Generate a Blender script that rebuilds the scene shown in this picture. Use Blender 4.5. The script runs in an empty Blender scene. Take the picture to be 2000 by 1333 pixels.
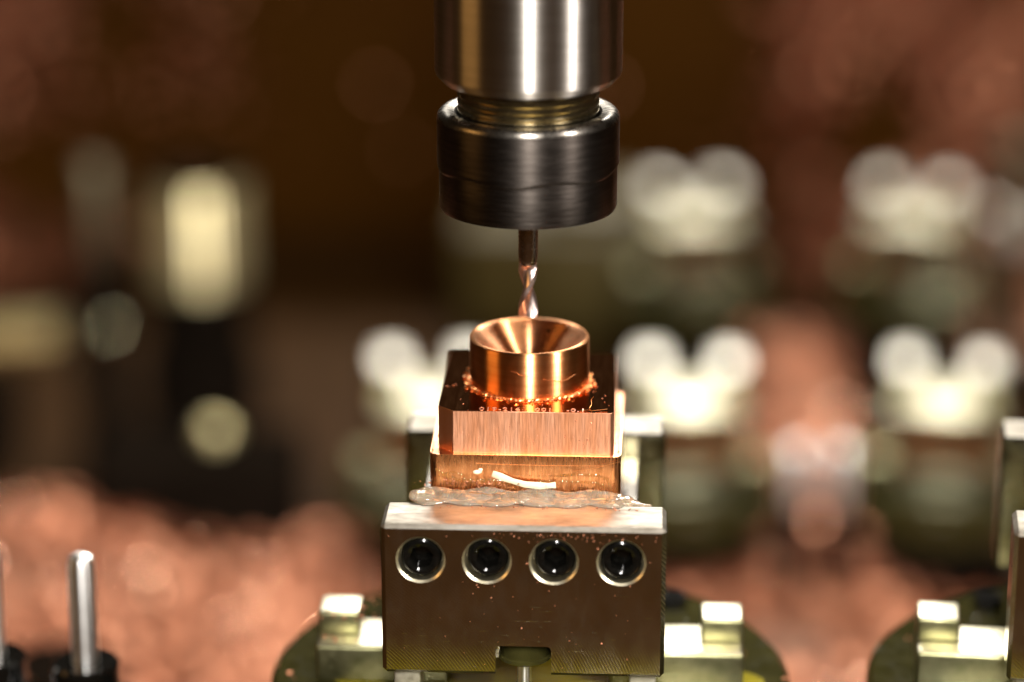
import bpy, bmesh, math, random
from mathutils import Vector, Matrix, noise
random.seed(7)
S = 0.001            # everything below is written in millimetres
Z0 = 175.0           # height of the front jaw's top above the floor of the machine
sc = bpy.context.scene
COL = sc.collection
R = math.radians

# ------------------------------------------------------------------ camera
CAM = (20.83, -459.53, 188.5)
cd = bpy.data.cameras.new('camera')
cd.lens = 100; cd.sensor_width = 36; cd.clip_start = 0.01; cd.clip_end = 20
cd.dof.use_dof = True; cd.dof.focus_distance = 0.507; cd.dof.aperture_fstop = 4.4
cd.dof.aperture_blades = 0
cam = bpy.data.objects.new('camera', cd); COL.objects.link(cam)
cam.location = (CAM[0]*S, CAM[1]*S, (CAM[2]+Z0)*S)
cam.rotation_euler = (math.pi/2 - 0.3236, 0, 0.0495)
sc.camera = cam

# ------------------------------------------------------------------ world + lamps (machine interior, warm and dark)
w = bpy.data.worlds.new('World'); sc.world = w; w.use_nodes = True
bg = w.node_tree.nodes['Background']
bg.inputs[0].default_value = (0.024, 0.016, 0.009, 1); bg.inputs[1].default_value = 1.0

def lamp(name, az, el, dist, sx, sy, power, col, target=(0, 25, 20)):
    """rectangular area lamp; az in degrees to the right of the camera's side, el above the horizon"""
    d = bpy.data.lights.new(name, 'AREA'); d.shape = 'RECTANGLE'
    d.size = sx*S; d.size_y = sy*S; d.energy = power; d.color = col
    o = bpy.data.objects.new(name, d); COL.objects.link(o)
    a = R(az) + 0.0495
    v = Vector((math.sin(a)*math.cos(R(el)), -math.cos(a)*math.cos(R(el)), math.sin(R(el))))
    t = Vector((target[0], target[1], target[2]+Z0))
    o.location = (t + v*dist)*S
    o.rotation_euler = v.to_track_quat('Z', 'Y').to_euler()
    return o
lamp('work_lamp', 1, 31, 640, 36, 220, 8.5, (1.0, 0.94, 0.88))
lamp('work_lamp.001', 57, 30, 620, 26, 240, 5.0, (1.0, 0.92, 0.86))
lamp('warm_swarf_fill', -76, 20, 600, 240, 200, 0.5, (1.0, 0.50, 0.14))  # added warm fill standing in for orange bounce off the swarf
lamp('work_lamp.003', 176, 42.5, 1290, 480, 110, 22.0, (1.0, 0.95, 0.86), (0, 330, -100))
lamp('overhead_fill', 20, 66, 800, 260, 260, 2.4, (1.0, 0.86, 0.70), (0, 520, -150))  # added overhead fill to brighten the swarf and back panel

sc.view_settings.view_transform = 'Standard'; sc.view_settings.look = 'None'
sc.view_settings.gamma = 1; sc.view_settings.exposure = 0.0; sc.view_settings.use_curve_mapping = False
sc.cycles.use_denoising = True
sc.cycles.max_bounces = 10; sc.cycles.glossy_bounces = 6; sc.cycles.transmission_bounces = 8
sc.cycles.caustics_reflective = True; sc.cycles.blur_glossy = 0.6
sc.cycles.sample_clamp_indirect = 6

# ------------------------------------------------------------------ materials
def new_mat(name):
    m = bpy.data.materials.new(name); m.use_nodes = True
    nt = m.node_tree; return m, nt, nt.nodes['Principled BSDF']
def node(nt, kind, **kw):
    n = nt.nodes.new(kind)
    for k, v in kw.items():
        if k.startswith('i_'):
            n.inputs[k[2:].replace('_', ' ')].default_value = v
        else: setattr(n, k, v)
    return n
def coords(nt, scale=(1, 1, 1), rot=(0, 0, 0), loc=(0, 0, 0)):
    """object coordinates in millimetres"""
    tc = node(nt, 'ShaderNodeTexCoord'); mp = node(nt, 'ShaderNodeMapping')
    mp.inputs['Scale'].default_value = tuple(1000*s for s in scale)
    mp.inputs['Rotation'].default_value = rot; mp.inputs['Location'].default_value = loc
    nt.links.new(tc.outputs['Object'], mp.inputs['Vector']); return mp.outputs['Vector']
def ramp(nt, fac, stops):
    r = node(nt, 'ShaderNodeValToRGB'); e = r.color_ramp.elements
    while len(e) < len(stops): e.new(0.5)
    for x, (p, c) in zip(e, stops): x.position = p; x.color = (*c, 1) if len(c) == 3 else c
    nt.links.new(fac, r.inputs['Fac']); return r.outputs['Color']
def g(v): return (v, v, v)
def noise_n(nt, vec, scale, detail=4, rough=.55):
    n = node(nt, 'ShaderNodeTexNoise'); n.inputs['Scale'].default_value = scale
    n.inputs['Detail'].default_value = detail; n.inputs['Roughness'].default_value = rough
    nt.links.new(vec, n.inputs['Vector']); return n.outputs['Fac']
def bump(nt, b, height, strength, dist, prev=None):
    n = node(nt, 'ShaderNodeBump'); n.inputs['Strength'].default_value = strength; n.inputs['Distance'].default_value = dist*S
    nt.links.new(height, n.inputs['Height'])
    if prev: nt.links.new(prev, n.inputs['Normal'])
    nt.links.new(n.outputs['Normal'], b.inputs['Normal']); return n.outputs['Normal']

def metal(name, c0, c1, rough=(.2, .35), scale=.4, stretch=(1, 1, 1), metallic=1.0, bumps=None, aniso=0, coat=0, arot=0, spec=None):
    m, nt, b = new_mat(name)
    v = coords(nt, stretch); f = noise_n(nt, v, scale, 6, .6)
    nt.links.new(ramp(nt, f, [(.3, c0), (.7, c1)]), b.inputs['Base Color'])
    f2 = noise_n(nt, coords(nt, stretch, loc=(13, 7, 3)), scale*2.3, 5, .6)
    nt.links.new(ramp(nt, f2, [(.3, g(rough[0])), (.72, g(rough[1]))]), b.inputs['Roughness'])
    b.inputs['Metallic'].default_value = metallic
    if spec is not None: b.inputs['Specular IOR Level'].default_value = spec
    if aniso:
        b.inputs['Anisotropic'].default_value = aniso; b.inputs['Anisotropic Rotation'].default_value = arot
        t = node(nt, 'ShaderNodeTangent', direction_type='RADIAL', axis='Z')
        nt.links.new(t.outputs['Tangent'], b.inputs['Tangent'])
    if coat:
        b.inputs['Coat Weight'].default_value = coat; b.inputs['Coat Roughness'].default_value = .06
    prev = None
    for (st, sc_, strength, dist) in (bumps or []):
        prev = bump(nt, b, noise_n(nt, coords(nt, st), sc_, 4, .6), strength, dist, prev)
    return m

M = {}
M['spindle'] = metal('brushed_spindle_steel', (.43, .40, .36), (.56, .53, .49), (.30, .40), .5, (.15, .15, 6), aniso=1.0, arot=.25,
                     bumps=[((.05, .05, 9), 1.0, .25, .02)])
M['thread'] = metal('oily_thread_steel', (.30, .25, .14), (.46, .40, .26), (.16, .3), .5, (.2, .2, 4), aniso=.5)
M['nut'] = metal('dark_burnished_steel', (.045, .038, .033), (.082, .071, .062), (.32, .46), .35, (.35, .35, 5), aniso=.8, arot=.25,
                 bumps=[((.06, .06, 7), 1.0, .3, .03)])
M['rim'] = metal('worn_rim_highlight', (.16, .145, .125), (.26, .24, .21), (.22, .34), .4, aniso=.5, arot=.25)  # polished rim, its paler base also painting in the highlight arc
M['carbide'] = metal('carbide_shank', (.26, .22, .19), (.36, .31, .28), (.18, .3), .6, aniso=.4)
M['flute'] = metal('pink_reflect_flute', (.76, .58, .52), (.90, .74, .69), (.26, .38), .8)  # pinkish base paints in the copper's reflection
M['copper_turned'] = metal('turned_copper', (.83, .32, .10), (.92, .43, .18), (.28, .36), .4, (.1, .1, 5), aniso=1.0, arot=.25,
                           bumps=[((.04, .04, 8), 1.0, .35, .02)])
M['copper_cone'] = metal('polished_copper_cone', (.80, .34, .14), (.90, .44, .22), (.26, .33), .5, aniso=1.0, arot=.25)
M['copper_burr'] = metal('copper_burr', (.85, .33, .10), (.95, .46, .20), (.3, .45), 2)
M['engrave'] = metal('raised_engraving_edge', (.90, .50, .36), (.96, .62, .48), (.45, .6), 2)
M['pad_side'] = metal('oily_shaded_pad', (.20, .20, .10), (.33, .32, .18), (.30, .45), .3)  # oily, and a darker copy of the pad steel for shaded sides
M['copper_chip'] = metal('copper_swarf', (.47, .195, .11), (.60, .27, .16), (.36, .55), .05)
M['swarf_bed'] = metal('oily_swarf_bed', (.10, .036, .014), (.24, .10, .05), (.5, .65), .03, metallic=.6)
M['bright_chip'] = metal('glint_copper_chip', (.86, .50, .34), (.94, .62, .46), (.10, .2), .05)  # paler glossy copy put in as glints among the swarf
M['pin'] = metal('ground_pin', (.82, .82, .80), (.92, .92, .89), (.3, .36), .6, aniso=.75, arot=.25)
M['pad'] = metal('ground_pad_steel', (.56, .53, .40), (.70, .67, .53), (.34, .5), .35, bumps=[((1, 1, 1), 3, .2, .02)])
M['oily_steel'] = metal('oily_shaded_steel', (.24, .235, .14), (.40, .39, .26), (.13, .28), .2)  # oily steel, also the shaded copy for rack holder sides
M['gold_hose'] = metal('glossy_hose_rib', (.70, .62, .36), (.82, .74, .48), (.3, .4), .2)
M['bore'] = metal('bright_bore', (.55, .50, .34), (.68, .63, .48), (.3, .42), 1)
M['jaw_far'] = metal('lit_holder_steel', (.82, .79, .70), (.92, .89, .81), (.40, .52), .12)  # pale copy for rack holder tops, their brightness put into the colour
M['brass_steel'] = metal('oily_column_steel', (.86, .74, .36), (.94, .85, .52), (.28, .34), .1, metallic=.8, aniso=1.0, arot=.25)
M['black_oxide'] = metal('black_oxide_screw', (.0015, .0015, .0012), (.004, .0036, .003), (.06, .15), 1.2, metallic=0, spec=.3)
M['disc'] = metal('oily_black_chuck', (.016, .015, .004), (.035, .032, .009), (.03, .09), .12, metallic=0, spec=.3)
M['blackened'] = metal('blackened_iron', (.004, .003, .002), (.010, .007, .005), (.35, .55), .1, metallic=0, spec=.0)
M['grey_rod'] = metal('dull_grey_steel', (.13, .11, .07), (.19, .16, .10), (.4, .5), .1)
M['hose'] = metal('ribbed_hose', (.26, .22, .10), (.36, .31, .16), (.35, .5), .1, metallic=.4)
M['olive'] = metal('olive_glow', (.055, .040, .008), (.085, .065, .018), (.4, .6), .05, metallic=0, spec=.3)
M['wall'] = metal('brown_enamel_panel', (.034, .0125, .0012), (.050, .019, .002), (.5, .7), .012, metallic=0, spec=.02)
M['floor'] = metal('machine_tray', (.022, .010, .0024), (.040, .018, .005), (.45, .65), .03, metallic=0, spec=.03)

def m_copper_front():
    """milled copper: fine vertical cutter lines, faint horizontal steps"""
    m, nt, b = new_mat('milled_copper')
    f = noise_n(nt, coords(nt, (1, 1, .2)), .5, 6)
    nt.links.new(ramp(nt, f, [(.3, (.82, .34, .16)), (.7, (.89, .45, .27))]), b.inputs['Base Color'])
    b.inputs['Metallic'].default_value = 1
    v1 = noise_n(nt, coords(nt, (1, 1, .05)), 4.5, 3, .6)          # vertical lines
    v2 = noise_n(nt, coords(nt, (.12, .12, 1)), 2.2, 4, .6)      # horizontal steps
    nt.links.new(ramp(nt, v1, [(.3, g(.30)), (.7, g(.40))]), b.inputs['Roughness'])
    b.inputs['Anisotropic'].default_value = .6; b.inputs['Anisotropic Rotation'].default_value = .25
    tg = node(nt, 'ShaderNodeTangent', direction_type='RADIAL', axis='Z'); nt.links.new(tg.outputs['Tangent'], b.inputs['Tangent'])
    wv = node(nt, 'ShaderNodeTexWave', wave_type='BANDS', bands_direction='X')
    wv.inputs['Scale'].default_value = .45; wv.inputs['Distortion'].default_value = .6; wv.inputs['Detail'].default_value = 2
    nt.links.new(coords(nt, (1, 1, .1)), wv.inputs['Vector'])
    p = bump(nt, b, wv.outputs['Fac'], .12, .03)
    p = bump(nt, b, v1, .17, .04, p); bump(nt, b, v2, .10, .04, p)
    return m
M['copper_front'] = m_copper_front()

def m_copper_top():
    m, nt, b = new_mat('polished_copper_face')
    b.inputs['Base Color'].default_value = (.82, .33, .11, 1); b.inputs['Metallic'].default_value = 1
    f = noise_n(nt, coords(nt, (1, .12, 1)), 1.4, 5)
    nt.links.new(ramp(nt, f, [(.3, g(.025)), (.75, g(.06))]), b.inputs['Roughness'])
    p = bump(nt, b, noise_n(nt, coords(nt, (1, .08, 1)), 3, 4), .02, .01)
    bump(nt, b, noise_n(nt, coords(nt), .25, 3), .06, .03, p)
    return m
M['copper_top'] = m_copper_top()

def m_copper_base():
    """lower copper block: browner, streaked with dried oil"""
    m, nt, b = new_mat('stained_copper')
    f = noise_n(nt, coords(nt, (1, 1, .25)), .9, 7, .65)
    nt.links.new(ramp(nt, f, [(.28, (.34, .125, .04)), (.5, (.55, .225, .085)), (.75, (.68, .31, .13))]), b.inputs['Base Color'])
    b.inputs['Metallic'].default_value = 1
    nt.links.new(ramp(nt, noise_n(nt, coords(nt, (1, 1, .1)), 2.4, 5), [(.3, g(.20)), (.7, g(.36))]), b.inputs['Roughness'])
    p = bump(nt, b, noise_n(nt, coords(nt, (1, 1, .08)), 5, 4), .35, .03)
    bump(nt, b, noise_n(nt, coords(nt), .4, 3), .25, .1, p)
    return m
M['copper_base'] = m_copper_base()

def m_jaw():
    """face-milled steel: large cutter arcs, fine scratches, a few worn patches"""
    m, nt, b = new_mat('milled_jaw_steel')
    f = noise_n(nt, coords(nt), .12, 6, .6)
    nt.links.new(ramp(nt, f, [(.3, (.42, .385, .345)), (.7, (.54, .505, .46))]), b.inputs['Base Color'])
    b.inputs['Metallic'].default_value = 1
    f2 = noise_n(nt, coords(nt, (1, 1, .4)), .5, 6, .65)
    nt.links.new(ramp(nt, f2, [(.3, g(.10)), (.75, g(.20))]), b.inputs['Roughness'])
    wv = node(nt, 'ShaderNodeTexWave', wave_type='RINGS', rings_direction='Y')
    wv.inputs['Scale'].default_value = .62; wv.inputs['Distortion'].default_value = .8; wv.inputs['Detail'].default_value = 2
    nt.links.new(coords(nt, (1, 1, 1), loc=(58, 0, 18)), wv.inputs['Vector'])
    p = bump(nt, b, wv.outputs['Fac'], .30, .03)
    # sparse long scratches
    sc1 = noise_n(nt, coords(nt, (.15, 1, 3.2), rot=(0, R(12), 0)), 1.2, 2)
    s1 = ramp(nt, sc1, [(.70, g(0)), (.735, g(1))])
    p = bump(nt, b, s1, .25, .02, p)
    bump(nt, b, noise_n(nt, coords(nt), 1.2, 4), .12, .04, p)
    return m
M['jaw'] = m_jaw()

def m_jaw_top():
    m, nt, b = new_mat('ground_jaw_top')
    f = noise_n(nt, coords(nt, (.4, 1, 1)), .22, 8, .7)
    nt.links.new(ramp(nt, f, [(.30, (.13, .115, .09)), (.5, (.25, .23, .195)), (.7, (.34, .325, .29))]), b.inputs['Base Color'])
    b.inputs['Metallic'].default_value = 1
    nt.links.new(ramp(nt, noise_n(nt, coords(nt, (.3, 1, 1)), 1.1, 6), [(.3, g(.48)), (.7, g(.66))]), b.inputs['Roughness'])
    bump(nt, b, noise_n(nt, coords(nt, (.1, 1, 1)), 3, 4), .3, .03)
    return m
M['jaw_top'] = m_jaw_top()

def m_glue():
    m, nt, b = new_mat('milky_hot_glue')
    f = noise_n(nt, coords(nt), .35, 5)
    nt.links.new(ramp(nt, f, [(.3, (.70, .52, .34)), (.6, (.86, .76, .60))]), b.inputs['Base Color'])
    b.inputs['Roughness'].default_value = .07; b.inputs['Transmission Weight'].default_value = .82
    b.inputs['Subsurface Weight'].default_value = .2; b.inputs['Subsurface Radius'].default_value = (1, .7, .4)
    b.inputs['Subsurface Scale'].default_value = .0025; b.inputs['IOR'].default_value = 1.48
    bump(nt, b, noise_n(nt, coords(nt, (.12, 1, 1)), .9, 4), .35, .12)
    return m
M['glue'] = m_glue()

def m_clear(name, col, rough=.05):
    m, nt, b = new_mat(name)
    b.inputs['Base Color'].default_value = (*col, 1); b.inputs['Roughness'].default_value = rough
    b.inputs['Transmission Weight'].default_value = .9; b.inputs['IOR'].default_value = 1.46
    bump(nt, b, noise_n(nt, coords(nt), .8, 4), .3, .1)
    return m
M['amber'] = m_clear('amber_adhesive', (.90, .58, .20))
M['oil'] = metal('cutting_oil', (.14, .12, .004), (.24, .20, .008), (.04, .09), .15, metallic=0, coat=1)
def m_plain(name, col, rough=.5):
    m, nt, b = new_mat(name)
    f = noise_n(nt, coords(nt), .6, 5)
    nt.links.new(ramp(nt, f, [(.3, tuple(c*.85 for c in col)), (.7, col)]), b.inputs['Base Color'])
    b.inputs['Roughness'].default_value = rough; bump(nt, b, noise_n(nt, coords(nt), 2, 4), .3, .05)
    return m
M['tape'] = m_plain('cream_adhesive_strip', (.72, .66, .46), .35)

# ------------------------------------------------------------------ building helpers
class Frame:
    def __init__(s, obj, off): s.obj = obj; s.off = Vector(off)
def thing(name, label, cat, at=(0, 0, 0), off=(0, 0, 0), rz=0, group=None):
    """an Empty at `at` (mm, heights counted from the jaw top); part coordinates have `off` subtracted"""
    o = bpy.data.objects.new(name, None); COL.objects.link(o); o.empty_display_size = .01
    o.location = (at[0]*S, at[1]*S, (at[2]+Z0)*S); o.rotation_euler = (0, 0, rz)
    tag(o, label, cat, group); return Frame(o, off)
def tag(o, label=None, cat=None, group=None, kind=None):
    for k, v in (('label', label), ('category', cat), ('group', group), ('kind', kind)):
        if v: o[k] = v
    return o
def obj(name, bm, mats, fr=None, parent=None, smooth=35, at=None):
    """fr: Frame of the thing (part); parent: another part (sub-part); at: own place of a one-mesh thing"""
    off = fr.off if fr else (Vector(at) if at else Vector((0, 0, 0)))
    bmesh.ops.recalc_face_normals(bm, faces=bm.faces)
    for v in bm.verts: v.co = (v.co - off)*S
    me = bpy.data.meshes.new(name); bm.to_mesh(me); bm.free()
    for m in (mats if isinstance(mats, (list, tuple)) else [mats]): me.materials.append(M[m])
    o = bpy.data.objects.new(name, me); COL.objects.link(o)
    if smooth:
        for p in me.polygons: p.use_smooth = True
        me.set_sharp_from_angle(angle=R(smooth))
    if parent: o.parent = parent
    elif fr: o.parent = fr.obj
    else: o.location = (off.x*S, off.y*S, (off.z+Z0)*S)
    return o
def box(x0, x1, y0, y1, z0, z1, bev=.3, seg=2, bm=None):
    bm2 = bmesh.new()
    vs = bmesh.ops.create_cube(bm2, size=1)['verts']
    for v in vs: v.co = Vector((x0+(v.co.x+.5)*(x1-x0), y0+(v.co.y+.5)*(y1-y0), z0+(v.co.z+.5)*(z1-z0)))
    if bev: bmesh.ops.bevel(bm2, geom=list(bm2.edges), offset=bev, segments=seg, profile=.5, affect='EDGES', clamp_overlap=True)
    if bm is None: return bm2
    join(bm, bm2); return bm
def join(bm, other):
    me = bpy.data.meshes.new('tmp'); other.to_mesh(me); other.free(); bm.from_mesh(me); bpy.data.meshes.remove(me); return bm
def lathe(prof, cx=0, cy=0, seg=64, axis='z', bm=None, rfun=None, closed=False):
    """revolve (radius, height) pairs; axis 'z' or 'y' (height runs along +y); closed: ring profile"""
    bm = bm or bmesh.new(); rings = []
    for k, (r, h) in enumerate(prof):
        ring = []
        if r < 1e-6:
            co = (cx, cy, h) if axis == 'z' else (cx, h, cy)
            ring = [bm.verts.new(co)]*seg
        else:
            for i in range(seg):
                t = 2*math.pi*i/seg; rr = rfun(r, h, t) if rfun else r
                a, b = cx+rr*math.cos(t), cy+rr*math.sin(t)
                ring.append(bm.verts.new((a, b, h) if axis == 'z' else (a, h, b)))
        rings.append(ring)
    pairs = list(zip(rings, rings[1:])) + ([(rings[-1], rings[0])] if closed else [])
    for A, B in pairs:
        for i in range(seg):
            j = (i+1) % seg
            f = []
            for v in (A[i], A[j], B[j], B[i]):
                if v not in f: f.append(v)
            if len(f) > 2:
                try: bm.faces.new(f)
                except ValueError: pass
    return bm
def prism(poly, z0, z1, bev=.2, seg=2):
    """vertical extrusion of an (x, y) outline"""
    bm = bmesh.new()
    lo = [bm.verts.new((x, y, z0)) for x, y in poly]; hi = [bm.verts.new((x, y, z1)) for x, y in poly]
    bm.faces.new(lo[::-1]); bm.faces.new(hi)
    n = len(poly)
    for i in range(n): bm.faces.new((lo[i], lo[(i+1) % n], hi[(i+1) % n], hi[i]))
    if bev: bmesh.ops.bevel(bm, geom=list(bm.edges), offset=bev, segments=seg, profile=.5, affect='EDGES', clamp_overlap=True)
    return bm
def tube(pts, rad, seg=8, bm=None):
    bm = bm or bmesh.new(); rings = []; n = len(pts); P = [Vector(p) for p in pts]
    up = Vector((.13, .27, .95))
    for i, p in enumerate(P):
        d = (P[min(i+1, n-1)] - P[max(i-1, 0)]).normalized()
        a = d.cross(up)
        if a.length < 1e-3: a = d.cross(Vector((1, 0, 0)))
        a.normalize(); b = d.cross(a)
        r = rad(i/(n-1)) if callable(rad) else rad
        rings.append([bm.verts.new(p + a*math.cos(2*math.pi*k/seg)*r + b*math.sin(2*math.pi*k/seg)*r) for k in range(seg)])
    for A, B in zip(rings, rings[1:]):
        for k in range(seg): bm.faces.new((A[k], A[(k+1) % seg], B[(k+1) % seg], B[k]))
    bm.faces.new(rings[0][::-1]); bm.faces.new(rings[-1]); return bm
def evaluated(bm, setup):
    """run modifiers on a bmesh (still in mm) and return the result as a bmesh"""
    me = bpy.data.meshes.new('tmp'); bm.to_mesh(me); bm.free()
    o = bpy.data.objects.new('tmp', me); COL.objects.link(o); setup(o)
    dg = bpy.context.evaluated_depsgraph_get(); dg.update()
    ev = o.evaluated_get(dg).to_mesh()
    out = bmesh.new(); out.from_mesh(ev)
    bpy.data.objects.remove(o); bpy.data.meshes.remove(me); return out
def subtract(bm, cutters):
    objs = []
    def setup(o):
        for c in cutters:
            bmesh.ops.recalc_face_normals(c, faces=c.faces)
            me = bpy.data.meshes.new('cut'); c.to_mesh(me); c.free()
            co = bpy.data.objects.new('cut', me); COL.objects.link(co); objs.append(co)
            md = o.modifiers.new('b', 'BOOLEAN'); md.operation = 'DIFFERENCE'; md.solver = 'EXACT'; md.object = co
    bmesh.ops.recalc_face_normals(bm, faces=bm.faces)
    out = evaluated(bm, setup)
    for c in objs:
        me = c.data; bpy.data.objects.remove(c); bpy.data.meshes.remove(me)
    return out
def remesh(bm, vox, smooth=4):
    def setup(o):
        md = o.modifiers.new('r', 'REMESH'); md.mode = 'VOXEL'; md.voxel_size = vox
        s = o.modifiers.new('s', 'SMOOTH'); s.iterations = smooth; s.factor = .5
    return evaluated(bm, setup)
def tops(bm, zmin, idx, nz=.9):
    bmesh.ops.recalc_face_normals(bm, faces=bm.faces); bm.normal_update()
    for f in bm.faces:
        if f.normal.z > nz and f.calc_center_median().z > zmin: f.material_index = idx
    return bm
def dup(root, at=None, rz=None, label=None, scale=None):
    r = root.copy(); COL.objects.link(r)
    if at: r.location = (at[0]*S, at[1]*S, (at[2]+Z0)*S)
    if rz is not None: r.rotation_euler = (0, 0, rz)
    if label: r['label'] = label
    if scale: r.scale = (scale,)*3
    def rec(src, dst):
        for ch in list(src.children):
            c = ch.copy(); COL.objects.link(c); c.parent = dst; rec(ch, c)
    rec(root, r); return r

# ------------------------------------------------------------------ setting: tray floor, brown panels, copper swarf
FZ = -175.0
def sheet(x0, x1, y0, y1, z): 
    bm = bmesh.new(); bm.faces.new([bm.verts.new(p) for p in ((x0, y0, z), (x1, y0, z), (x1, y1, z), (x0, y1, z))]); return bm
tag(obj('floor', sheet(-1200, 1200, -900, 1500, FZ-4), 'floor', smooth=0), kind='structure')
tag(obj('back_wall', box(-1200, 1200, 790, 820, FZ-4, 30, 2), 'wall'), kind='structure')

def sstep(a, b, v):
    u = min(1, max(0, (v-a)/(b-a))); return u*u*(3-2*u)
def heap(x, y):
    h = 5*noise.noise(Vector((x*.012, y*.012, 0))) + 3*noise.noise(Vector((x*.04, y*.04, 5))) + 4
    h += 30*math.exp(-((x+330)/90)**2 - ((y-780)/80)**2)
    h += 100*math.exp(-((x-240)/90)**2 - ((y-780)/110)**2)
    h += 26*math.exp(-((x+190)/90)**2 - ((y-330)/90)**2)
    h += 14*math.exp(-((x-75)/40)**2 - ((y-300)/70)**2)
    # bare tray in front of the work and under the rack; swarf gathers in the lit gaps
    m = max(sstep(180, 240, y)*sstep(455, 400, y + .18*abs(x+60) + 45*noise.noise(Vector((x*.012, y*.01, 8)))), sstep(26, 12, abs(x-78))*sstep(720, 560, y)*sstep(180, 240, y))
    return FZ - 14 + h + 12*m
bm = bmesh.new(); nx, ny = 90, 110
grid = [[None]*(ny+1) for _ in range(nx+1)]
for i in range(nx+1):
    for j in range(ny+1):
        x = -620 + 1240*i/nx; y = -600 + 1388*j/ny
        grid[i][j] = bm.verts.new((x, y, heap(x, y)))
for i in range(nx):
    for j in range(ny): (lambda f: setattr(f, 'material_index', 1))(bm.faces.new((grid[i][j], grid[i+1][j], grid[i+1][j+1], grid[i][j+1])))
rnd = random.Random(3)
def flake(bm, c, size, rnd, shiny=False):
    q = Matrix.Rotation(rnd.uniform(0, 6.28), 3, 'Z') @ Matrix.Rotation(rnd.uniform(-1.1, 1.1), 3, 'X') @ Matrix.Rotation(rnd.uniform(-.6, .6), 3, 'Y')
    L, W = size*rnd.uniform(.6, 1.5), size*rnd.uniform(.25, .5); k = rnd.uniform(.15, .5)*L
    rows = []
    for t in (-1, -.33, .33, 1):
        rows.append([bm.verts.new(c + q @ Vector((t*L*.5, s*W*.5, k*(1-t*t) + .2*s*t*W))) for s in (-1, 1)])
    mi = 2 if shiny and rnd.random() < .07 else 0
    for A, B in zip(rows, rows[1:]): bm.faces.new((A[0], A[1], B[1], B[0])).material_index = mi
n = 0
while n < 22000:
    y = rnd.uniform(230, 785); half = 60 + .22*(y+460)
    x = rnd.uniform(-half*1.25, half*1.15)
    if heap(x, y) < FZ - 5 or rnd.random() > .55 + 1.3*noise.noise(Vector((x*.018, y*.018, 3))): continue
    flake(bm, Vector((x, y, heap(x, y) + rnd.uniform(0, 4))), rnd.uniform(3, 7), rnd, True); n += 1
n = 0
while n < 9000:                                         # swarf splashed on the oily back panel, thick towards both sides
    x, z = rnd.uniform(-310, 230), rnd.uniform(-175, 25)
    p = max(sstep(-140, -250, x)*.30*sstep(-150, -50, z), sstep(60, 125, x)*sstep(-200, -70, z), .006)
    p *= .6 + 1.1*noise.noise(Vector((x*.02, z*.02, 9)))
    if rnd.random() < p: flake(bm, Vector((x, 786 - rnd.uniform(0, 6), z)), rnd.uniform(4, 9), rnd); n += 1
tag(obj('copper_swarf', bm, ['copper_chip', 'swarf_bed', 'bright_chip'], smooth=60), 'loose pinkish copper swarf heaped over the machine tray', 'swarf', kind='stuff')

# ------------------------------------------------------------------ round chuck with centring bar (under each holder)
def chuck(label, at, rz=0, group=None, name='round_chuck'):
    """frame: x, y centred on the chuck, z counted from the jaw top of the holder it carries"""
    t = thing(name, label, 'chuck', at, (0, 0, -175), rz, group)
    obj('pedestal', lathe([(0, -174.9), (40, -174.9), (40, -172), (34, -168), (34, -66), (40, -64.2), (0, -64.2)]), 'blackened', t)
    d = obj('disc', lathe([(0, -64), (47.5, -64), (49, -62.5), (49, -43.2), (47.8, -42), (0, -42)], seg=128), 'disc', t)
    # oil film lying on the disc round the bar
    bm = bmesh.new(); ring = []
    for k in range(60):
        a = 2*math.pi*k/60; rx = 40 + 3*math.sin(3*a+1) + 2*math.sin(7*a); ry = 17 + 2.5*math.sin(5*a)
        ring.append(bm.verts.new((rx*math.cos(a), ry*math.sin(a)-6, -41.8)))
    bm.faces.new(ring)
    obj('oil_film', bm, 'oil', t, parent=d)
    for s in (-1, 1):
        x0, x1 = (15, 40) if s > 0 else (-40, -15)
        pb = obj('centring_pad', tops(box(x0, x1, -7, 6, -42, -34.5, .8, 3), -34.8, 1, .9), ['pad_side', 'pad'], t)
        x0, x1 = (32, 40) if s > 0 else (-40, -32)
        obj('end_block', tops(box(x0, x1, -2, 6, -34.6, -29.8, .7, 3), -30.2, 1, .9), ['pad_side', 'pad'], t, parent=pb)
    obj('reflection_plate', box(-32, 32, -66, -45, -50, -42.6, 1, 2), 'oil', t)  # unseen plate added to give the front jaw its olive reflection
    for k, (x, y) in enumerate(((-25, 33), (27, 32), (-33, -24), (34, -23))):
        obj('bolt', lathe([(0, -42.2), (3, -42.2), (3, -40.2), (2.6, -39.8), (1.5, -39.8), (1.4, -41), (0, -41)], x, y, 24), 'black_oxide', t)
    return t
chuck('black round chuck under the holder that carries the copper electrode', (0, 31, FZ), group='round chucks in the front row')
chuck('oily black round chuck cut off by the photo\'s right edge', (112.5, 31, FZ), R(-4), 'round chucks in the front row')

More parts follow.
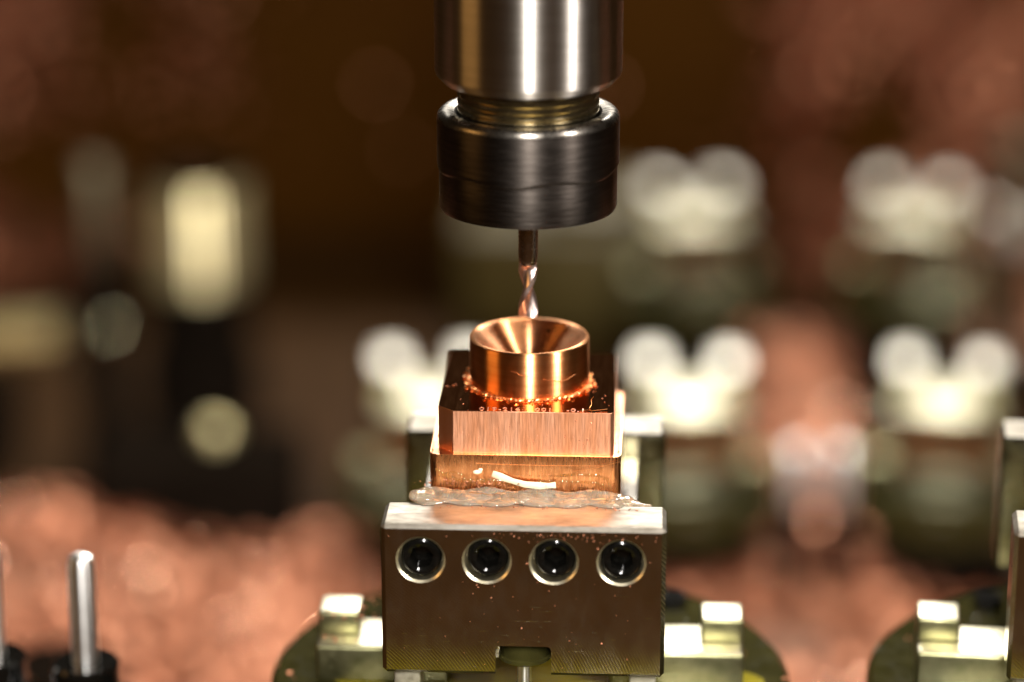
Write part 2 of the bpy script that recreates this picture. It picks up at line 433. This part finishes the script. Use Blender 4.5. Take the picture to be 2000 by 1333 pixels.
# ------------------------------------------------------------------ steel electrode holder: two jaws, body, screws
SCREWS = [(-18.0, -6.6, .05, .15), (-6.35, -6.55, .15, .3), (5.4, -6.5, .2, .3), (17.2, -6.45, 0, .15)]
def hex_r(t, ap):
    k = math.floor((t + math.pi/6)/(math.pi/3)); return ap/math.cos(t - k*math.pi/3)
def cap_screw(cx, cz, spin):
    bm = bmesh.new(); prof = [(0, 4.9), (3.58, 4.9), (3.58, 1.25), (3.45, .95), (3.1, .75), (2.6, .7), (2.35, .8)]
    lathe(prof, cx, cz, 36, 'y', bm)
    # hexagonal socket: the last ring continues into the hexagon
    bm2 = bmesh.new()
    lathe([(2.35, .8), (1, .98), (1, 4.3), (0, 4.5)], cx, cz, 36, 'y', bm2,
          rfun=lambda r, h, t: r if h < .9 else hex_r(t+spin - math.floor((t+spin)/(2*math.pi))*2*math.pi, 1.9))
    join(bm, bm2); bmesh.ops.remove_doubles(bm, verts=bm.verts, dist=.003); return bm
def holder(label, at, rz=0):
    t = thing('electrode_holder', label, 'holder', at, (0, 31, -42), rz, 'steel holders in the front row')
    plate = box(-25, 25, 0, 11.2, -28.5, 0, .75, 1)
    cut = []
    for cx, cz, dx, dz in SCREWS:
        cut.append(lathe([(0, -1), (5.4, -1), (4.4, -.02), (4.0, .38), (4.0, 5), (0, 5)], cx, cz, 48, 'y'))
    nb = box(-4.9, 5.0, -1, 7.5, -40, -22.8, 0)
    bmesh.ops.bevel(nb, geom=[e for e in nb.edges if abs(e.verts[0].co.z+22.8) < .01 and abs(e.verts[1].co.z+22.8) < .01 and abs(e.verts[0].co.x-e.verts[1].co.x) < .01] ,
                    offset=.8, segments=3, profile=.5, affect='EDGES')
    cut.append(nb)
    plate = tops(subtract(plate, cut), -1.2, 1, .5)
    for f in plate.faces:
        c = f.calc_center_median()
        if any((c.x-cx)**2 + (c.z-cz)**2 < 4.5**2 for cx, cz, _, _ in SCREWS) and (f.normal.y > -.9 or c.y > 1) and c.y < 6: f.material_index = 2
    fj = obj('front_jaw', plate, ['jaw', 'jaw_top', 'bore'], t, smooth=25)
    for k, (cx, cz, dx, dz) in enumerate(SCREWS):
        obj('cap_screw', cap_screw(cx+dx, cz+dz, .3+k*.9), 'black_oxide', t, parent=fj, smooth=24)
    obj('rear_jaw', tops(box(-25, 25, 50.8, 62, -28.5, -1.4, .75, 1), -2.5, 1, .9), ['oily_steel', 'jaw_top'], t, smooth=25)
    obj('body', box(-20, 20, 11.3, 50.7, -28, -6.1, .4, 1), 'jaw', t)
    # round boss and drawbar pin in the notch
    b = obj('boss', lathe([(0, -23), (4.3, -23), (4.5, -23.3), (4.5, -26.6), (4.75, -26.8), (4.75, -27.4), (4.4, -27.7), (0, -27.7)], .1, 6.4, 40), 'disc', t)
    obj('drawbar_pin', lathe([(0, -27.6), (1.25, -27.6), (1.25, -41.7), (0, -41.7)], .1, 4.4, 20), 'pin', t, parent=b)
    for x in (-20.8, 21.2):
        obj('foot', box(x-2.4, x+2.4, 2.5, 10, -42, -28.3, .4), 'pad', t)
    return t
holder('milled steel electrode holder with four black socket screws, smeared with glue', (0, 31, -42))
holder('steel holder standing at the photo\'s right edge, only its jaw corners showing', (112.5, 31, -42), R(-4))

# ------------------------------------------------------------------ copper electrode
XE = -.33
E_ = thing('copper_electrode', 'copper block electrode with a turned funnel cup on top', 'electrode', (XE, 33, -6), (XE, 33, -6))
def rounded(x0, x1, y0, y1, r, n=5):
    pts = []
    for cx, cy, a0 in ((x1-r, y0+r, -90), (x1-r, y1-r, 0), (x0+r, y1-r, 90), (x0+r, y0+r, 180)):
        for k in range(n+1):
            a = R(a0 + 90*k/n); pts.append((cx+r*math.cos(a), cy+r*math.sin(a)))
    return pts
obj('base_block', tops(prism(rounded(XE-17.1, XE+17.1, 15.1, 50.3, 1.2), -6, 7.55, .25), 6.5, 1), ['copper_base', 'copper_front'], E_)
x0, x1, y0, y1 = XE-15.75, XE+15.75, 15.85, 49.3
step = obj('step_block', tops(prism([(x0+2.75, y0), (x1-.55, y0), (x1, y0+.55), (x1, y1-.6), (x1-.6, y1), (x0+.6, y1), (x0, y1-.6), (x0, y0+2.75)], 7.5, 15.6, .1, 1), 15, 1),
           ['copper_front', 'copper_top'], E_, smooth=20)
AX, AY = -.35, 32.7
obj('cup', lathe([(0, 15.5), (10.93, 15.5), (10.93, 23.95), (10.72, 24.28), (10.35, 24.4)], AX, AY, 128), 'copper_turned', E_, smooth=50)
prof = [(10.35, 24.4), (10.05, 24.3)] + [(10.05*(1-u)+.35*u, 24.3 - 7.9*(u**.9)) for u in [k/14 for k in range(1, 15)]] + [(0, 16.35)]
obj('funnel', lathe(prof, AX, AY, 128), 'copper_cone', E_, smooth=50)
# ragged burr left round the foot of the cup
bm = bmesh.new(); seg = 260
rr = random.Random(11); rings = []
for i in range(seg):
    a = 2*math.pi*i/seg
    big = .22 + .34*abs(noise.noise(Vector((math.cos(a)*6, math.sin(a)*6, 1)))) + .2*rr.random()
    if 3.05 < a < 4.25: big *= 1.35
    if -.15 < math.sin(a-6.05) < .06 and math.cos(a) > .8: big *= 2.0
    c = Vector((AX + (11.0+big*.35)*math.cos(a), AY + (11.0+big*.35)*math.sin(a), 15.62))
    d = Vector((math.cos(a), math.sin(a), 0))
    rings.append([bm.verts.new(c + d*big*.8*math.cos(t) + Vector((0, 0, big*.75*max(0, math.sin(t)))) + Vector((rr.uniform(-1, 1), rr.uniform(-1, 1), rr.uniform(0, 1)))*.10) for t in (0, .7, 1.5, 2.3, 3.1)])
for i in range(seg):
    A, B = rings[i], rings[(i+1) % seg]
    for k in range(4): bm.faces.new((A[k], A[k+1], B[k+1], B[k]))
for k in range(90):
    a = rr.uniform(math.pi, 2*math.pi) if k % 4 else rr.uniform(0, math.pi)
    r_ = 11.3 + abs(rr.gauss(0, .55))
    flake(bm, Vector((AX + r_*math.cos(a), AY + r_*math.sin(a), 15.75 + rr.uniform(0, .35))), rr.uniform(.35, .95), rr)
obj('burr', bm, 'copper_burr', E_, smooth=0)
# engraved number near the front edge of the step
def text_bm(body, size, x, y, z, spacing=1.0, sx=1.0):
    cu = bpy.data.curves.new('t', 'FONT'); cu.body = body; cu.size = size; cu.extrude = .03; cu.space_character = spacing; cu.offset = .02
    o = bpy.data.objects.new('t', cu); COL.objects.link(o)
    dg = bpy.context.evaluated_depsgraph_get(); dg.update()
    me = bpy.data.meshes.new_from_object(o.evaluated_get(dg)); out = bmesh.new(); out.from_mesh(me)
    bpy.data.objects.remove(o); bpy.data.meshes.remove(me); bpy.data.curves.remove(cu)
    for v in out.verts: v.co = Vector((v.co.x*sx + x, v.co.y + y, v.co.z + z))
    return out
for body, x in (('019-216', XE-8.35), ('001', XE+1.6), ('-0.1', XE+7.2)):
    obj('engraved_number', text_bm(body, 2.3, x, 16.35, 15.63, 1.2, .82), 'engrave', E_, parent=step, smooth=0)
# long bright scratch on the base block
obj('scratch_line', tube([(XE-8.8, 15.1, 5.95), (XE-4, 15.08, 5.8), (XE+3, 15.08, 5.75), (XE+10, 15.08, 5.8), (XE+15.4, 15.1, 5.9)], lambda u: .10*(1-u)+.02, 6), 'copper_burr', E_)

# ------------------------------------------------------------------ glue round the foot of the electrode
bm = bmesh.new(); rr = random.Random(5)
def blob(bm, c, r, sq=(1, 1, 1)):
    b2 = bmesh.new(); bmesh.ops.create_icosphere(b2, subdivisions=2, radius=1)
    for v in b2.verts: v.co = Vector((c[0]+v.co.x*r*sq[0], c[1]+v.co.y*r*sq[1], c[2]+v.co.z*r*sq[2]))
    join(bm, b2)
for k in range(80):
    u = k/79; x = -19.2 + 37.2*u
    blob(bm, (x, 12.9 + .5*math.sin(x*.7) + .3*math.sin(x*1.9), .4 + .25*rr.random()), 1.75 + .25*math.sin(x*.5+1) - .55*u + .35*noise.noise(Vector((x*.8, 2, 0))), (1, 1.25, .95 - .2*u))
    if k % 2 == 0: blob(bm, (x*.92, 10.9 + .5*math.sin(x*.45+2), .1), 1.1 + .3*math.sin(x*.9), (1.3, 1.2, .7))
    if k % 3 == 0: blob(bm, (x*.93, 14.4, 1.1 + .5*math.sin(x*.6)), 1.0, (1.2, .9, 1))
blob(bm, (-19.4, 12.4, .9), 1.75); blob(bm, (-18.3, 12.9, 1.1), 1.8)
blob(bm, (18.5, 12.0, .1), 1.3, (1.8, 1.1, .6)); blob(bm, (21, 11.2, 0), .8, (2.2, 1, .5))
glue = remesh(bm, .28, 5)
for v in glue.verts:
    if v.co.z < -.0 and v.co.y < 11.2: v.co.z = 0.02
    if v.co.z > 0: v.co.z *= .62 + .12*noise.noise(Vector((v.co.x*.15, v.co.y*1.2, 4)))
    v.co += Vector((0, 0, .06*noise.noise(v.co*.9)))
tag(obj('glue_bead', glue, 'glue', at=(0, 12.5, 0), smooth=80), 'milky bead of hot glue between the copper base and the jaw top', 'glue')
# clear amber runs on the copper above the bead
bm = bmesh.new()
def run(pts, r):
    P = [Vector(p) for p in pts]
    for A, B in zip(P, P[1:]):
        n = max(2, int((B-A).length/.35))
        for k in range(n): c = A.lerp(B, k/n); blob(bm, c, r*(1+.25*noise.noise(c*1.3)), (1, .55, 1))
run([(-16.2, 15.1, 4.6), (-15, 15.1, 3.5), (-12, 15.1, 2.6), (-6, 15.1, 2.7), (-1, 15.1, 2.2)], .42)
run([(-15.8, 15.1, 3.4), (-13.4, 15.1, 4.2), (-11, 15.1, 3.4)], .35)
run([(6, 15.1, 3.8), (9, 15.1, 4.2), (12.5, 15.1, 4.0), (14.4, 15.1, 3.4), (14.9, 15.1, 1.6)], .33)
run([(2, 15.1, 2.7), (7, 15.1, 2.8), (12, 15.1, 2.6), (13.7, 15.1, 2.2), (14.0, 15.1, 1.4)], .3)
run([(-2, 15.1, 3.9), (2, 15.1, 3.7), (6, 15.1, 3.8)], .22)
tag(obj('amber_adhesive', remesh(bm, .16, 2), 'amber', at=(0, 15, 1), smooth=80), 'thin amber runs of dried adhesive on the lower copper face', 'adhesive')
# cream strip stuck on the copper
bm = bmesh.new(); pr = []
C_ = [(-6.2, 14.85, 4.15), (-4.6, 14.7, 3.6), (-2.6, 14.55, 2.9), (-.4, 14.35, 2.35), (2.2, 14.3, 2.15), (3.9, 14.3, 2.2), (5.2, 14.35, 2.35)]
for i, c in enumerate(C_):
    c = Vector(c); wv = .58 + .1*math.sin(i*2.1)
    d = (Vector(C_[min(i+1, 6)]) - Vector(C_[max(i-1, 0)])).normalized(); n_ = Vector((-d.z, 0, d.x))
    pr.append([bm.verts.new(c + n_*wv*s + Vector((0, t, 0))) for s, t in ((-1, -.18), (1, -.18), (1, .18), (-1, .18))])
for A, B in zip(pr, pr[1:]):
    for k in range(4): bm.faces.new((A[k], A[(k+1) % 4], B[(k+1) % 4], B[k]))
bm.faces.new(pr[0]); bm.faces.new(pr[-1][::-1])
bmesh.ops.bevel(bm, geom=list(bm.edges), offset=.06, segments=1, affect='EDGES', clamp_overlap=True)
tag(obj('adhesive_strip', bm, 'tape', at=(0, 14.5, 2), smooth=60), 'curved cream strip of adhesive stuck to the lower copper face', 'strip')
bm = bmesh.new(); blob(bm, (-8.9, 14.9, 4.35), .62, (1.4, .6, .7)); blob(bm, (-8.3, 14.85, 4.8), .4, (1.2, .6, .8))
for v in bm.verts: v.co += .15*noise.noise_vector(v.co*2)
tag(obj('adhesive_crumb', remesh(bm, .12, 1), 'tape', at=(-8.9, 14.9, 4.3), smooth=50), 'small cream crumb beside the upper end of the adhesive strip', 'crumb')

# ------------------------------------------------------------------ tool: spindle chuck, nut and cutter
TX, TY = -.65, 32.7
T_ = thing('tool_holder', 'brushed steel collet chuck with dark clamping nut hanging over the cup', 'tool holder', (TX, TY, 50), (TX, TY, 50))
obj('chuck_body', lathe([(0, 71.9), (12, 71.9), (14.6, 72.0), (15.1, 72.15), (16.45, 73.6), (16.62, 74.2), (16.62, 150), (0, 150)], TX, TY, 160), 'spindle', T_, smooth=20)
pr = [(0, 73)]
pr += [(12.3, 73), (12.3, 71.2)]
for k in range(4):
    z = 71.0 - k*1.25; pr += [(12.65, z), (12.65, z-.35), (12.0, z-.65), (12.0, z-.95)]
pr += [(11.9, 60), (0, 60)]
obj('threaded_neck', lathe(pr, TX, TY, 128), 'thread', T_, smooth=25)
def nut_r(r, h, t):
    # the lower band is stepped in along a scalloped edge
    if r < 16 or h > 62: return r
    zt = 57.0 + .4*math.cos(6*t + .9)
    u = min(1, max(0, (zt-h)/.55)); return r - .32*u*u*(3-2*u)
npf = [(12.9, 62), (12.9, 66.2), (13.2, 66.55), (14.3, 66.85), *[(14.9+1.4*math.sin(R(a)), 65.45+1.4*math.cos(R(a))) for a in range(0, 91, 15)], *[(16.3, 59.2 - .18*k) for k in range(25)], (16.28, 49.6), (16.1, 49.15), (15.7, 48.95), (5, 48.8), (2.2, 49.2), (2.0, 60)]
nb = lathe(npf, TX, TY, 192, rfun=nut_r)
for f in nb.faces:
    if f.calc_center_median().z > 65.5: f.material_index = 1
obj('clamping_nut', nb, ['nut', 'rim'], T_, smooth=22)
CT = thing('end_mill', 'thin twisted end mill held in the nut above the copper cup', 'end mill', (TX, TY, 28.1), (TX, TY, 28.1))
obj('shank', lathe([(0, 62), (1.78, 62), (1.78, 39.4), (1.6, 38.4), (1.45, 38.0), (0, 38.0)], TX, TY, 40), 'carbide', CT)
bm = bmesh.new(); rings = []; seg = 36
for i in range(46):
    z = 38.5 - 10.4*i/45; tw = -(38.5-z)*.36; ring = []
    for k in range(seg):
        t = 2*math.pi*k/seg; u = (2*t) % (2*math.pi)
        if u < 1.1: r = 1.72
        elif u < 3.6: r = 1.72 - 1.0*math.sin((u-1.1)/2.5*math.pi/2)
        else: r = .72 + 1.0*((u-3.6)/(2*math.pi-3.6))**1.6
        if i < 6: r = r + (1.5-r)*(1-i/6)
        ring.append(bm.verts.new((TX + r*math.cos(t+tw), TY + r*math.sin(t+tw), z)))
    rings.append(ring)
for A, B in zip(rings, rings[1:]):
    for k in range(seg): bm.faces.new((A[k], A[(k+1) % seg], B[(k+1) % seg], B[k]))
bm.faces.new(rings[0]); bm.faces.new(rings[-1][::-1])
obj('flutes', bm, 'flute', CT, smooth=40)

# ------------------------------------------------------------------ stray swarf on the work
rr = random.Random(21); bm = bmesh.new()
def speck(c, s):
    q = Matrix.Rotation(rr.uniform(0, 6.28), 3, Vector((rr.uniform(-1, 1), rr.uniform(-1, 1), rr.uniform(-1, 1))).normalized())
    b2 = bmesh.new(); bmesh.ops.create_icosphere(b2, subdivisions=1, radius=1)
    sx, sy, sz = s*rr.uniform(.6, 1.5), s*rr.uniform(.4, .9), s*rr.uniform(.3, .7)
    for v in b2.verts: v.co = Vector(c) + q @ Vector((v.co.x*sx, v.co.y*sy, v.co.z*sz))
    join(bm, b2)
def clear(x, z): return all((x-cx)**2 + (z-cz)**2 > 19 for cx, cz, _, _ in SCREWS) and not (-5.2 < x < 5.3 and z < -22.3)
n = 0
while n < 48:
    x, z = rr.gauss(4, 11), rr.uniform(-27, -1.2)
    if abs(x) < 24 and clear(x, z): speck((x, -.04, z), .05 + .22*rr.random()**3); n += 1
n = 0
while n < 60:
    x, z = rr.gauss(8, 7), -1.1 - abs(rr.gauss(0, .9))
    if abs(x) < 24 and clear(x, z): speck((x, -.04, z), rr.uniform(.07, .2)); n += 1
for k in range(34): speck((rr.uniform(-14, 15), 15.82, rr.uniform(7.8, 15.2)), rr.uniform(.05, .2))
for k in range(40): speck((rr.uniform(-16.5, 16), 15.06, rr.uniform(2, 7)), rr.uniform(.05, .14))
for k in range(60): speck((rr.gauss(-9, 5), rr.uniform(12.4, 14.9), rr.uniform(2.3, 2.9)), rr.uniform(.1, .28))
for k in range(50): speck((rr.uniform(-18, 20), rr.uniform(8.2, 9.6), .06), rr.uniform(.08, .25))
for k in range(50):
    x, y = XE+rr.uniform(-15, 15), rr.uniform(16.2, 30)
    if (x-AX)**2 + (y-AY)**2 > 140: speck((x, y, 15.63), rr.uniform(.05, .2))
for k in range(30): speck((XE+rr.choice((-1, 1))*rr.uniform(16, 16.9), rr.uniform(17, 45), 7.6), rr.uniform(.1, .3))
for k in range(140):
    a, r = rr.uniform(0, 6.28), 49*math.sqrt(rr.random()); x, y = r*math.cos(a), r*math.sin(a)
    if abs(y) > 9 or abs(x) > 42: speck((x + (112.5 if k % 3 == 0 else 0), 31+y, -41.8), rr.uniform(.2, .7))
for k in range(90): speck((rr.uniform(-39, -28), rr.uniform(25, 37), -34.4 if rr.random() < .7 else -29.7), rr.uniform(.15, .45))
tag(obj('copper_specks', bm, 'copper_chip', smooth=0), 'tiny copper specks clinging to the jaw, glue and copper', 'specks', kind='stuff')
def strand(label, pts, r=.05):
    P = []
    for i in range(len(pts)-1):
        for k in range(6):
            u = k/6; a, b = Vector(pts[i]), Vector(pts[i+1]); p0 = Vector(pts[max(i-1, 0)]); p3 = Vector(pts[min(i+2, len(pts)-1)])
            P.append(.5*((2*a) + (b-p0)*u + (2*p0-5*a+4*b-p3)*u*u + (3*a-p0-3*b+p3)*u**3))
    P.append(Vector(pts[-1]))
    at = pts[0]
    tag(obj('swarf_strand', tube(P, r, 5), 'copper_burr', at=at, smooth=60), label, 'swarf', 'hair-thin copper strands on the work')
strand('curly copper hair at the right end of the engraved number', [(9.3, 16.4, 15.7), (10.6, 16.9, 15.8), (11.6, 16.3, 15.9), (12.6, 16.9, 15.8), (14.2, 17.2, 15.9)])
strand('short copper hair standing on the dark step behind the engraving', [(11.0, 18.2, 15.7), (11.4, 18.6, 16.3), (11.3, 18.8, 17.0), (11.7, 18.9, 17.6)], .04)
strand('long fine copper hair slanting across the lower copper face', [(8.2, 15.0, 4.8), (10.5, 14.6, 5.2), (13, 14.5, 5.9), (16.6, 14.6, 6.9)], .035)
strand('wavy copper hair lying on the front of the cup wall', [(-3.2, 21.9, 21.0), (-2.2, 21.75, 20.9), (-1.4, 21.7, 20.4), (.6, 21.7, 20.3)], .045)
strand('curled copper hair on the cup wall near its ragged foot', [(2.5, 21.9, 19.6), (4.6, 22.7, 19.2), (6.2, 23.5, 18.9), (8.2, 25.4, 19.5)], .04)
strand('thin looped hair lying on the glue bead', [(-10, 11.2, 1.9), (-6, 10.9, 1.7), (-3.5, 11.2, 2.2), (-2.2, 11.6, 2.9), (-3.4, 11.8, 2.6)], .045)

# ------------------------------------------------------------------ pins standing low on the near side
def post_pin(label, at):
    t = thing('guide_pin', label, 'pin', at, (0, 0, FZ), 0, 'guide pins on black sockets')
    obj('pin_shaft', lathe([(0, -45), (2.6, -45), (2.6, -24.2), (2.1, -22.6), (1.1, -22), (0, -22)], seg=40), 'pin', t)
    obj('socket', lathe([(0, -174.9), (9, -174.9), (9, -52), (6.6, -50), (6.6, -44.8), (6.1, -44.2), (2.65, -44.2), (2.65, -46)], seg=48), 'black_oxide', t)
post_pin('upright steel pin in a black socket, fully in view at lower left', (-86.0, 36, FZ))
post_pin('upright steel pin half cut off by the photo\'s left edge', (-104.6, 38, FZ))

# ------------------------------------------------------------------ small holders on the rack behind
def small_holder(label, at, rz=0):
    """U-shaped holder with two jaws across the view; z counted up from the floor"""
    t = thing('small_holder', label, 'holder', at, (0, 0, 0), rz, 'empty holders on the rack behind')
    for s in (-1, 1):
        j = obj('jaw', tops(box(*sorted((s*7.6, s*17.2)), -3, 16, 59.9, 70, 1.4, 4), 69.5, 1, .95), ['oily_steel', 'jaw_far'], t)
        sc_ = lathe([(0, 0), (2.8, 0), (2.8, 1.4), (2.3, 1.7), (1.4, 1.7), (1.4, .6), (0, .6)], seg=20)
        for v in sc_.verts: v.co = Vector((s*(17.1+v.co.z), 7+v.co.x, 65.5+v.co.y))
        obj('clamp_screw', sc_, 'black_oxide', t, parent=j)
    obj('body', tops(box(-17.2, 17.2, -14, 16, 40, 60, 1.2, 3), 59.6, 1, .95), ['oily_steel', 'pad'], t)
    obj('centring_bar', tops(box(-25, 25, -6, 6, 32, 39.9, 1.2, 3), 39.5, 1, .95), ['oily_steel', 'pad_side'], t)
    obj('disc', lathe([(0, 20), (29, 20), (30, 21), (30, 31), (29, 32), (0, 32)], seg=64), 'disc', t)
    obj('pedestal', lathe([(0, 0), (26, 0), (26, 4), (21, 6), (21, 20), (0, 20)], seg=48), 'blackened', t)
    return t.obj
first = small_holder('empty steel holder behind and just right of the copper block', (35, 393, FZ))
for label, at, rz in (
        ('empty steel holder peeping out left of the copper block', (-47, 391, FZ), R(8)),
        ('empty steel holder of the nearer rack row, next to the right edge', (116, 396, FZ), R(-6)),
        ('empty steel holder of the farther row, just right of the clamping nut', (39, 604, FZ), R(11)),
        ('empty steel holder of the farther row below the pink swarf heap', (124, 607, FZ), R(-9))):
    dup(first, at, rz, label)
# short dowels between the two nearer holders
def dowel(label, at):
    t = thing('dowel_pin', label, 'pin', at, (0, 0, 0), 0, 'short dowels between the rack holders')
    obj('shaft', lathe([(0, 42), (4, 42), (4, 58), (3.2, 60), (0, 60)], seg=32), 'pin', t)
    obj('foot', lathe([(0, 0), (8, 0), (8, 5), (5, 8), (5, 42), (0, 42)], seg=32), 'blackened', t)
dowel('short dowel between the rack holders, the one nearer the copper block', (66.6, 347, FZ))
dowel('short dowel between the rack holders, the one farther from the copper block', (80.5, 348, FZ))

# ------------------------------------------------------------------ blurred things behind on the left
t = thing('steel_column', 'bright yellowish round steel column on a dark foot', 'column', (-145, 541, FZ))
obj('column_shaft', lathe([(0, 50), (18, 50), (18, 86), (17.4, 87), (0, 87)], seg=64), 'brass_steel', t)
obj('added_dark_cap', lathe([(0, 86.9), (16.8, 86.9), (16.8, 89.5), (15.5, 91), (0, 91)], seg=64), 'blackened', t)  # dark cap added to suppress the highlight on the column top
obj('column_foot', lathe([(0, 0), (22, 0), (22, 20), (19, 24), (19, 48), (17, 50), (0, 50)], seg=64), 'blackened', t)
t = thing('olive_glow_block', 'dim olive block added for the glow behind the cutter', 'block', (-14, 655, FZ))  # block added to fill in an olive glow
obj('block_body', box(-40, 40, -30, 30, 0, 46, 3, 3), 'olive', t)
obj('block_cap', box(-10, 34, -22, 22, 46, 54, 2, 2), 'olive', t)
t = thing('clamp_post', 'slim dark post with grey rod and round shiny knob', 'post', (-171, 486, FZ))
obj('sleeve', lathe([(0, 0), (10, 0), (10, 4), (8, 6), (8, 72), (7, 74), (0, 74)], seg=40), 'blackened', t)
obj('rod', lathe([(0, 74), (5.5, 74), (5.5, 106), (4.5, 108), (0, 108)], seg=32), 'grey_rod', t)
bm = bmesh.new(); bmesh.ops.create_uvsphere(bm, u_segments=32, v_segments=20, radius=5)
for v in bm.verts: v.co += Vector((5, -12, 51))
obj('knob', bm, 'oily_steel', t)
obj('knob_stem', tube([(3, -6, 51), (4, -9, 51)], 2.2, 12), 'blackened', t)
t = thing('ribbed_hose', 'olive ribbed coolant hose reaching in from the left edge', 'hose', (-215, 478, FZ))
pr = []
for k in range(13):
    x = -40 + k*5.6; pr += [(7.0, x), (9.2, x+1.2), (9.2, x+3.4), (7.0, x+4.6)]
bm = lathe([(0, -40)] + pr + [(0, 33)], 0, 0, 32)
for v in bm.verts: v.co = Vector((v.co.z, v.co.y, v.co.x + 45 + .06*v.co.z))
obj('hose_body', bm, 'gold_hose', t)
obj('hose_stand', box(-20, 12, -14, 14, 0, 34, 2), 'blackened', t)
t = thing('black_block', 'low black block with a round tan button on the swarf', 'block', (-123, 398, FZ))
obj('block_body', box(-34, 32, -22, 22, 0, 38, 3, 3), 'blackened', t)
obj('button', lathe([(0, 37.9), (5, 37.9), (5, 41), (4, 42.4), (0, 43)], 4, 8, 32), 'brass_steel', t)
t = thing('dark_corner_block', 'small stepped black block in the lower left corner', 'fitting', (-122, 170, FZ))  # plain dark body filling the lower left corner
obj('corner_block_body', lathe([(0, 0), (17, 0), (17, 52), (14, 56), (14, 66), (11, 68), (0, 68)], seg=48), 'blackened', t)
obj('corner_block_collar', lathe([(14.2, 57), (16.5, 57.5), (16.5, 63.5), (14.2, 64)], seg=6, closed=True), 'black_oxide', t)
t = thing('grey_stanchion', 'dull grey stanchion at the right edge behind the holders', 'stanchion', (161, 585, FZ))
obj('stanchion_shaft', lathe([(0, 6), (8, 6), (8, 92), (6.5, 94), (0, 94)], seg=40), 'grey_rod', t)
obj('stanchion_foot', lathe([(0, 0), (18, 0), (18, 5), (16, 6), (0, 6)], seg=40), 'blackened', t)
obj('stanchion_collar', lathe([(8.1, 58), (12, 58), (12, 68), (8.1, 68)], seg=40, closed=True), 'jaw_far', t)
